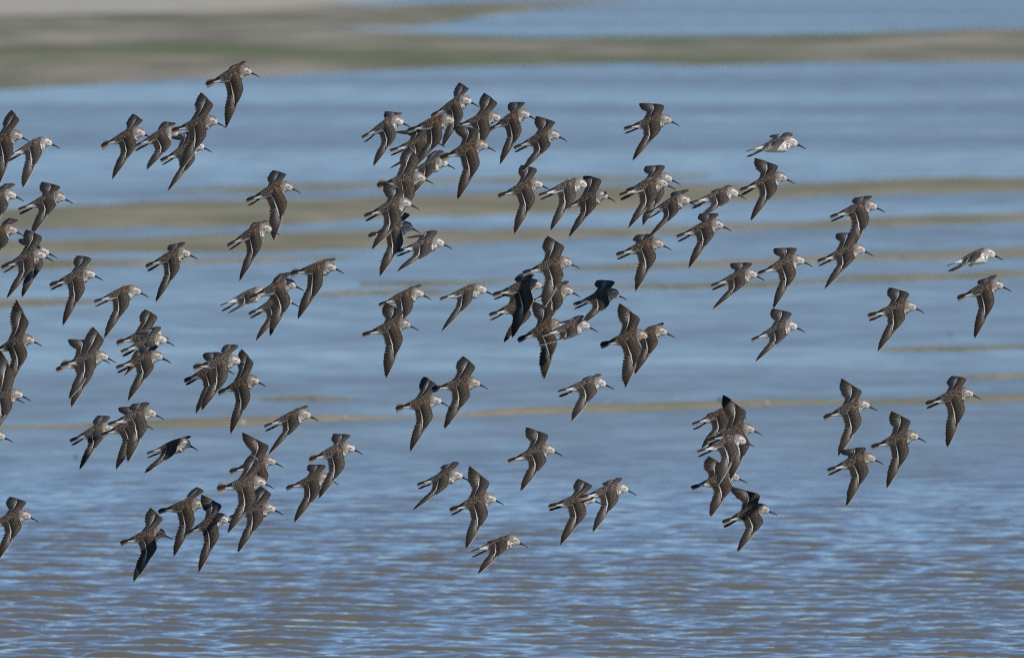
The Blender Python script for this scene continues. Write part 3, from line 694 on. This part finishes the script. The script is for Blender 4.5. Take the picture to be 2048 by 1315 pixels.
    ('i8', 1091.4, 273.5, 18, 33.3, -17.6, -1.7, -8.4, -3.7, 11.9, 39.3, -9.3, -5.3, 15.7, 32.8, 0.02, 0.1, 1, 'sandpiper with hooked far wing and trailing feet, overlapping another, before the far channel'),
    ('i9', 846, 284.2, 13.9, 30.3, -7.7, -2.9, -6.3, -4.9, -0.1, 65.3, -7.7, -9.3, 5.7, 56.1, 0.87, 0.1, 1, 'sandpiper with head hidden behind the darker wing of the bird before it'),
    ('i10', 822.2, 357.6, 10.4, 49.4, -13.3, -0, -7.1, -2.9, 0.9, 27, 1.4, -24.9, 15.4, 18.2, -0.64, 1, 0, 'sandpiper with tall raised far wing and fanned tail, amid overlapping birds, before broad sandbars'),
    ('i11', 869, 329.1, 16.6, 26.2, -18.8, -0.2, -0.2, -11.4, 4.6, 28.8, -2.6, -13.7, 11.4, 25, 1.29, 0.1, 0, 'sandpiper with low bent far wing and closed tail, partly behind another, before the far channel'),
    ('i12', 794.3, 409.8, 17.5, 41.3, -17, -3.8, -20.5, -4.2, -2.3, 40.3, -23.1, -8.7, 8.8, 32.5, -1.17, 0.1, 1, 'sandpiper with a shadow across its near wing, above a wholly shaded bird'),
    ('i13', 799.3, 456.2, 12.9, 44.3, -21.7, -3, -23, -16, 3, 33.3, -25.8, -17.8, 9.9, 35.4, 0.71, 0.8, 0, 'wholly shaded sandpiper with spread tail under a bird with dappled wing'),
    ('i14', 859.9, 487.5, 11.8, 27, -11.2, -2.7, -6.2, -1.8, -6.2, 44.6, -5.1, -17.7, 7, 55.8, 0.02, 0.1, 1, 'sandpiper with low bent far wing and trailing feet, overlapping another, before broad sandbars'),
    ('i15', 1058.7, 371.6, 17.2, 46.7, -18.7, -1.4, -15.9, -16.8, 7.5, 36.8, -15.6, -21.3, 12.5, 32.6, 0.66, 0.1, 0, 'sandpiper with hooked far wing and closed tail, partly behind another, before broad sandbars'),
    ('i16', 1145.2, 371, 15.6, 27.7, -9.6, -4.8, -25.1, -36.1, -6.9, 47.2, -35.6, -24.5, -6.6, 27.4, -0.33, 0.1, 1, 'sandpiper with far wing hidden and trailing feet, amid overlapping birds, before broad sandbars'),
    ('k1', 1189.2, 394.5, 18.8, 38.4, -21.5, -0.7, 1.6, -12.4, 3.7, 43.7, 0.9, -11.3, 8.9, 35.6, 0.47, 0.1, 0, 'sandpiper with hooked far wing and closed tail, partly behind another, before broad sandbars'),
    ('k2', 1316.6, 360.1, 17.8, 38.9, -12.4, -1.8, -16.1, -17.7, 3.9, 37.6, -17.6, -21.4, 10.8, 33.4, 0.54, 0.1, 0, 'sandpiper with low bent far wing and closed tail, partly behind another, before broad sandbars'),
    ('k3', 1306.6, 370, 15.8, 28.3, -8.3, -3.7, -23.1, -26.3, -6.7, 50.7, -32.5, -24.2, 0.7, 25.6, -0.61, 0.1, 1, 'sandpiper with far wing hidden and trailing feet, amid overlapping birds, before broad sandbars'),
    ('k4', 1353.7, 403.8, 19, 30.6, -26.9, -2.8, -17.2, -10.4, 9.1, 46.7, -20.1, -10.6, 12.6, 42.9, -0.7, 0.1, 1, 'sandpiper with low bent far wing and trailing feet, overlapping another, before broad sandbars'),
    ('k5', 1298.8, 490.4, 15.3, 34.7, -9.7, -2.4, -20.2, -23, 6, 34.5, -22, -23.4, -2.2, 25.8, 0.24, 0.2, 1, 'sandpiper with low bent far wing and trailing feet, partly behind another, before broad sandbars'),
    ('k6', 1113.9, 527.5, 14.4, 39.5, -8.3, -0.5, -6.5, -8.2, 5.4, 27.7, -4.9, -14.9, 15.2, 19.7, -0.95, 0.1, 0, 'sandpiper with hooked far wing and closed tail, overlapping another, before thin sandbars'),
    ('l1', 1054.3, 572.2, 13.5, 40.8, -12, -1.4, -23.3, -34, 2.2, 39.6, -29, -28.5, 4.6, 26.4, -0.77, 0.1, 1, 'sandpiper with a band of shadow across its back, under a tall-winged bird'),
    ('l2', 1044.6, 610, 16, 34.7, -4.5, -1.7, -8.6, -11.5, 12.5, 47.7, -9.1, -13.7, 13.1, 45.1, 0.48, 0.1, 1, 'sandpiper with only rump, white face and wing tip clear of the bird before it'),
    ('l3', 1119, 584.6, 16.7, 28.3, -19.1, -2.2, -18.8, -1, 7.2, 3.8, -15.9, -17.3, 8.2, 26.5, 0.81, 0.1, 0, 'sandpiper with low bent far wing and closed tail, partly behind another, before thin sandbars'),
    ('l4', 1097.8, 653.7, 21.9, 50, -16, -2.6, -20.8, -13.6, 4.1, 26.2, -21.9, -13.2, 8.1, 29.3, 0.13, 0.1, 0, 'sandpiper whose head is covered by a flat-winged bird passing in front'),
    ('l5', 1150.9, 653.4, 13.7, 22.1, -12.5, -3, -13.1, 6.6, -0.8, 63.6, -7.9, -17, 9.5, 51.8, -0.37, 0.1, 0, 'sandpiper with near wing swept back flat along its body, covering another bird'),
    ('l6', 1211.3, 590.5, 14.7, 29.3, -16.5, -2, -10, 4.9, 8.7, 27.4, -7.1, -12.3, 12.5, 34.5, 0.45, 0.1, 1, 'sandpiper with shadowed dark back and pale face, wing reaching behind another bird'),
    ('l7', 1266.7, 672.8, 14.5, 50.3, -11.3, -0.8, -11.2, -16.8, 10, 27.9, -11.8, -11.3, 14.2, 25.8, 0.41, 0.2, 0, 'sandpiper with tall raised far wing and closed tail, overlapping another, over calm water'),
    ('l8', 1307, 666, 16.8, 28.7, -15.6, -1.8, -19.6, -19.1, 5.2, 35.3, -24.8, -19.1, 15.1, 31.7, 0.61, 0.1, 0, 'sandpiper with low bent far wing and closed tail, partly behind another, over calm water'),
    ('l9', 1183.7, 768, 11.7, 24.4, -12.3, -0.8, -12.4, -19.2, 11.1, 34, -16.2, -19.3, 10.9, 25.9, 0.02, 0.1, 1, 'sandpiper with low bent far wing and trailing feet, clear of others, over calm water'),
    ('m1', 931.5, 766.8, 8.8, 41.4, -13.5, 0.2, -4.5, -21, 6.8, 36.8, -6.3, -18.7, 14.8, 22.4, -0.22, 0.4, 0, 'sandpiper with hooked far wing and half-spread tail, overlapping another, over calm water'),
    ('m2', 855.6, 802.5, 11.8, 49.1, -19.7, -1, -16.7, -21.7, 8, 37.6, -16.9, -24.2, 11.3, 29.9, 0.27, 0.7, 0, 'sandpiper with hooked far wing and fanned tail, partly behind another, crossing the nearest sandbar'),
    ('m3', 1081.4, 902.2, 16.1, 36.2, -12.3, -1.2, -3.7, -11.3, 8.8, 39.1, -5.8, -7, 14.4, 32.6, 0.04, 0.1, 0, 'sandpiper with hooked far wing and closed tail, clear of others, over rippled water'),
    ('h1', 964.4, 999.6, 16.4, 47.8, -15.8, -1.6, -9.8, -13.7, 6.3, 36.4, -11.9, -5.8, 13.3, 26.7, 0, 0.2, 1, 'sandpiper with tall raised far wing and trailing feet, partly behind another, over rippled water'),
    ('h2', 1010.7, 1084, 14.9, 8.7, -3.2, -7, -20.1, -28.5, -10.6, 45.8, -33.9, -10.9, -17.2, 19.1, -0.09, 0.1, 1, 'sandpiper with far wing hidden and trailing feet, overlapping another, over rippled water'),
    ('h3', 1162.9, 999.4, 10.3, 40.7, -16.1, -0.9, -16.2, -18.9, 9.1, 39.6, -18.6, -20.3, 16.5, 28.2, 0.32, 0.1, 1, 'sandpiper with hooked far wing and trailing feet, partly behind another, over rippled water'),
    ('h4', 1227.8, 979.2, 12.7, 29.5, -9.8, -0.5, -11.2, -25.8, 3.2, 42.2, -16.9, -24.8, 11, 25.2, -0.29, 0.1, 1, 'sandpiper with low bent far wing and trailing feet, overlapping another, over rippled water'),
    ('n1', 1314.7, 242, 12.5, 35.4, -10.4, -0.4, -0.9, -26.6, -0.7, 50.9, -5.6, -14.5, 11, 38.9, 0.35, 0.1, 1, 'sandpiper with hooked far wing and trailing feet, clear of others, before the far channel'),
    ('n2', 1564.8, 287.4, 11.8, 3.2, -10, -2, -3.1, -9.3, -2.4, 34, 15.2, 1.5, 13.9, 30, 0.47, 0.1, 1, 'pale sandpiper flying level with its clean white belly showing'),
    ('n3', 1545.6, 358.5, 17.7, 34.9, -10.4, -2.2, -7.1, -18.1, -2.2, 45.3, -13, -6.2, 6, 29.7, 0.24, 0.1, 1, 'sandpiper with hooked far wing and trailing feet, overlapping another, before broad sandbars'),
    ('n4', 1448.3, 388.4, 14.3, 19.5, -11.1, -2.1, -13.2, 0.7, 8, 31.3, -12.4, -15.2, 5.8, 27.8, 0.24, 0.1, 1, 'sandpiper with far wing hidden and trailing feet, partly behind another, before broad sandbars'),
    ('o1', 1418.8, 452.6, 16.5, 30.6, -14.8, -1.2, -9.8, -25.5, 7, 44, -16.6, -13.1, 13.5, 34.5, -0.16, 0.1, 1, 'sandpiper with low bent far wing and trailing feet, overlapping another, before broad sandbars'),
    ('o2', 1486.7, 551.4, 16.1, 28.6, -18.2, -2.3, -7.6, -10.6, 2.3, 49.1, -11.1, -9.5, 9.1, 40.7, 0.27, 0.1, 1, 'sandpiper with low bent far wing and trailing feet, partly behind another, before thin sandbars'),
    ('o3', 1580.8, 524.2, 18.6, 37.9, -13.2, -2, -14.2, -26.2, 3.1, 45, -19.5, -16.3, 9, 37.8, -0.07, 0.1, 0, 'sandpiper with low bent far wing and closed tail, amid overlapping birds, before thin sandbars'),
    ('o4', 1567, 655.5, 19.8, 30.7, -16.8, -1.7, -4.4, -3, 3, 44.5, -5.7, -5.6, 13.7, 32.3, -0.19, 0.1, 0, 'sandpiper with hooked far wing and closed tail, overlapping another, over calm water'),
    ('p1', 1726, 415, 15.2, 33.5, -14.6, -2, -23.6, -13.3, 8.1, 22.9, -24.2, -20.3, 13, 33.4, 0.16, 0.1, 1, 'sandpiper with low bent far wing and trailing feet, partly behind another, before broad sandbars'),
    ('p2', 1701.8, 502.1, 16.2, 33.6, -11.7, 0.1, 3.6, -17.1, 0.1, 51, 1.8, -17, 14.2, 32.4, -0.26, 0.1, 1, 'sandpiper with hooked far wing and trailing feet, overlapping another, before broad sandbars'),
    ('p3', 1961.7, 510.8, 17, 2.6, -12.8, -3.7, -16.1, -8.9, -10.3, 29.3, -13.7, -12, -0.3, 33.7, -0.68, 0.1, 1, 'pale sandpiper flying level, spotted white flank showing and wing folded back'),
    ('p4', 1979, 573.7, 18.9, 43.1, -15.9, -3, -26.2, -30.6, -6.3, 42.7, -35.3, -30.6, 7.3, 36.2, 0.01, 0.4, 0, 'sandpiper with low bent far wing and half-spread tail, clear of others, before thin sandbars'),
    ('p5', 1803.7, 615.5, 12.6, 36.8, -11.7, -1, -6.3, -24.7, -3.6, 46, -12.3, -15.7, 10.2, 29.7, -0.2, 0.3, 1, 'sandpiper with hooked far wing and trailing feet, clear of others, over calm water'),
    ('r1', 1711.6, 812.4, 18.6, 49, -15.1, -3, -18.6, -15.6, -2.7, 42.8, -23.8, -11.4, 9.4, 26.7, 0.26, 0.2, 0, 'sandpiper with hooked far wing and closed tail, partly behind another, crossing the nearest sandbar'),
    ('r2', 1808.5, 874.5, 15.8, 47.1, -13.7, -1.3, -12.1, -24.5, -3.7, 41.4, -17.4, -16.8, 10.6, 27.9, 0.05, 0.1, 0, 'sandpiper with hooked far wing and closed tail, partly behind another, over rippled water'),
    ('r3', 1917.9, 788.9, 14.8, 46.5, -13.3, -0, -16.2, -31.3, 0.8, 35.6, -20.1, -30.4, 11.7, 26.4, 0.05, 0.1, 1, 'sandpiper with hooked far wing and trailing feet, clear of others, crossing the nearest sandbar'),
    ('r4', 1722.1, 919.2, 16.9, 33.7, -5.5, -2, -15.6, -27.9, 3.8, 43.3, -20.7, -21, 7.2, 35.2, -0.18, 0.1, 1, 'sandpiper with low bent far wing and trailing feet, overlapping another, over rippled water'),
    ('s1', 1449.8, 827.7, 16.8, 21.8, -6.7, -4.9, -22.8, -13.4, -3.1, 43.6, -26.9, -17.7, -8.4, 24.7, 0.65, 0.1, 1, 'sandpiper at the back of a tight stack, head behind a tall raised wing'),
    ('s2', 1480.3, 860.7, 15.9, 50.5, -11.2, -1, -8.6, -10.8, 14.7, 32.4, -7.7, -7.1, 15.2, 27.2, -0.04, 0.1, 1, 'sandpiper with pointed far wing raised tall, middle one of a tight stack'),
    ('s3', 1462.7, 883.3, 16, 23.7, -5.8, -2.3, -20.4, -30.5, 6.3, 37.8, -28.2, -20.2, 2.6, 24, -0.57, 0.1, 1, 'white-faced sandpiper in front of a tight stack, black feet hanging below its tail'),
    ('u1', 1449.6, 956, 15.2, 30.6, -2.4, -2.1, -7.1, -14.2, 3.3, 36, -11.4, -8.5, -4.3, 14.5, 0.22, 0.1, 0, 'sandpiper with back partly covered by the wing tip of a white-faced bird'),
    ('u2', 1510.4, 1021.5, 18.6, 39.1, -6.6, -2, -6.9, -9.5, 6.6, 45.2, -9, -3.5, 12.5, 36.7, 0.37, 0.1, 1, 'sandpiper with shadow on it and far wing swept back to a sharp point'),
    ('v1', 820.5, 589.8, 16.2, 30.1, -19.2, -2.7, -24.8, -6.5, 1.7, 16.8, -24.8, -19.9, 13.5, 29.7, 0.35, 0.3, 0, 'sandpiper with low bent far wing and closed tail, partly behind another, before thin sandbars'),
    ('v2', 792.3, 651, 15, 43.6, -8.9, -0.4, -16, -34, 2.3, 34.6, -24.2, -17, 11.6, 24.3, -0.37, 0.1, 0, 'sandpiper with hooked far wing and closed tail, overlapping another, over calm water'),
    ('v3', 945.3, 581.5, 13.2, 24.7, -16.8, -1, -18.7, -27.4, -10.2, 51.6, -32.6, -29.4, 9.5, 24.5, 0.01, 0.2, 0, 'hunched sandpiper with far wing curled over its head, tail spread a little'),
]
for b in BIRDS: make_bird(*b)

# ---------------------------------------------------------------- small things on the sand and in the water
M_SHELL = mat_plain('shell', (0.52, 0.47, 0.42), 0.6)
M_WEED = mat_plain('weed', (0.050, 0.062, 0.022), 0.8)
M_TWIG = mat_plain('driftwood', (0.30, 0.26, 0.20), 0.8)
def lump(name, px, py, size, flat, mat, label, cat, group, seed, z=0.0):
    rng = np.random.RandomState(seed)
    V, F = eye_ball((0, 0, 0), 1.0)
    n = V / np.maximum(np.linalg.norm(V, axis=1, keepdims=True), 1e-6)
    f = 1 + .22 * np.sin(3 * n[:, 0] + rng.rand() * 6) * np.sin(4 * n[:, 1] + rng.rand() * 6) + .15 * np.sin(6 * n[:, 2] + rng.rand() * 6)
    V = V * f[:, None] * np.array([size, size * (.6 + .4 * rng.rand()), size * flat])
    o = link(name, make_mesh(name, V, F), mat)
    p = on_ground(px, py, z); o.location = (p.x, p.y, z + size * flat * .5); o.rotation_euler = (0, 0, rng.rand() * 6)
    o['label'] = label; o['category'] = cat; o['group'] = group
for k, (x, y, sz, l) in enumerate([(486, 846, .010, 'white shell at the waterline of the nearest sandbar, below a shaded-wing bird'), (690, 836, .008, 'small buff shell at the edge of the nearest sandbar where it narrows'), (1533, 807, .008, 'pale shell on the thin end of the nearest sandbar, beside green weed')]):
    lump('shell', x, y, sz, .8, M_SHELL, l, 'shell', 'shells on the nearest sandbar', 70 + k, .008)
for k, (x, y, sz, l) in enumerate([(152, 914, .009, 'small dark weed clump afloat below the nearest sandbar'), (1900, 669, .009, 'small dark weed clump afloat in the calm water'), (1440, 800, .012, 'green weed tuft on the crest of the nearest sandbar')]):
    lump('weed_clump', x, y, sz, .55, M_WEED, l, 'weed', 'clumps of weed', 80 + k, .004)
def twig(px, py, pts, r, label, seed):
    V, F = tube(pts, [r] * len(pts), 1.0, 6)
    o = link('twig', make_mesh('twig', V, F), M_TWIG); p = on_ground(px, py, .012); o.location = (p.x, p.y, .010)
    o['label'] = label; o['category'] = 'twig'; o['group'] = 'twigs on the nearest sandbar'
twig(1205, 812, [(-.03, 0, 0), (0, .01, .012), (.035, 0, .028)], .0022, 'pale twig leaning on the crest of the nearest sandbar below a low-winged bird', 1)
twig(1345, 806, [(-.02, 0, .0), (0, .0, .018), (.012, .0, .03), (.04, .0, .012)], .0016, 'thin bent twig standing on the crest of the nearest sandbar', 2)
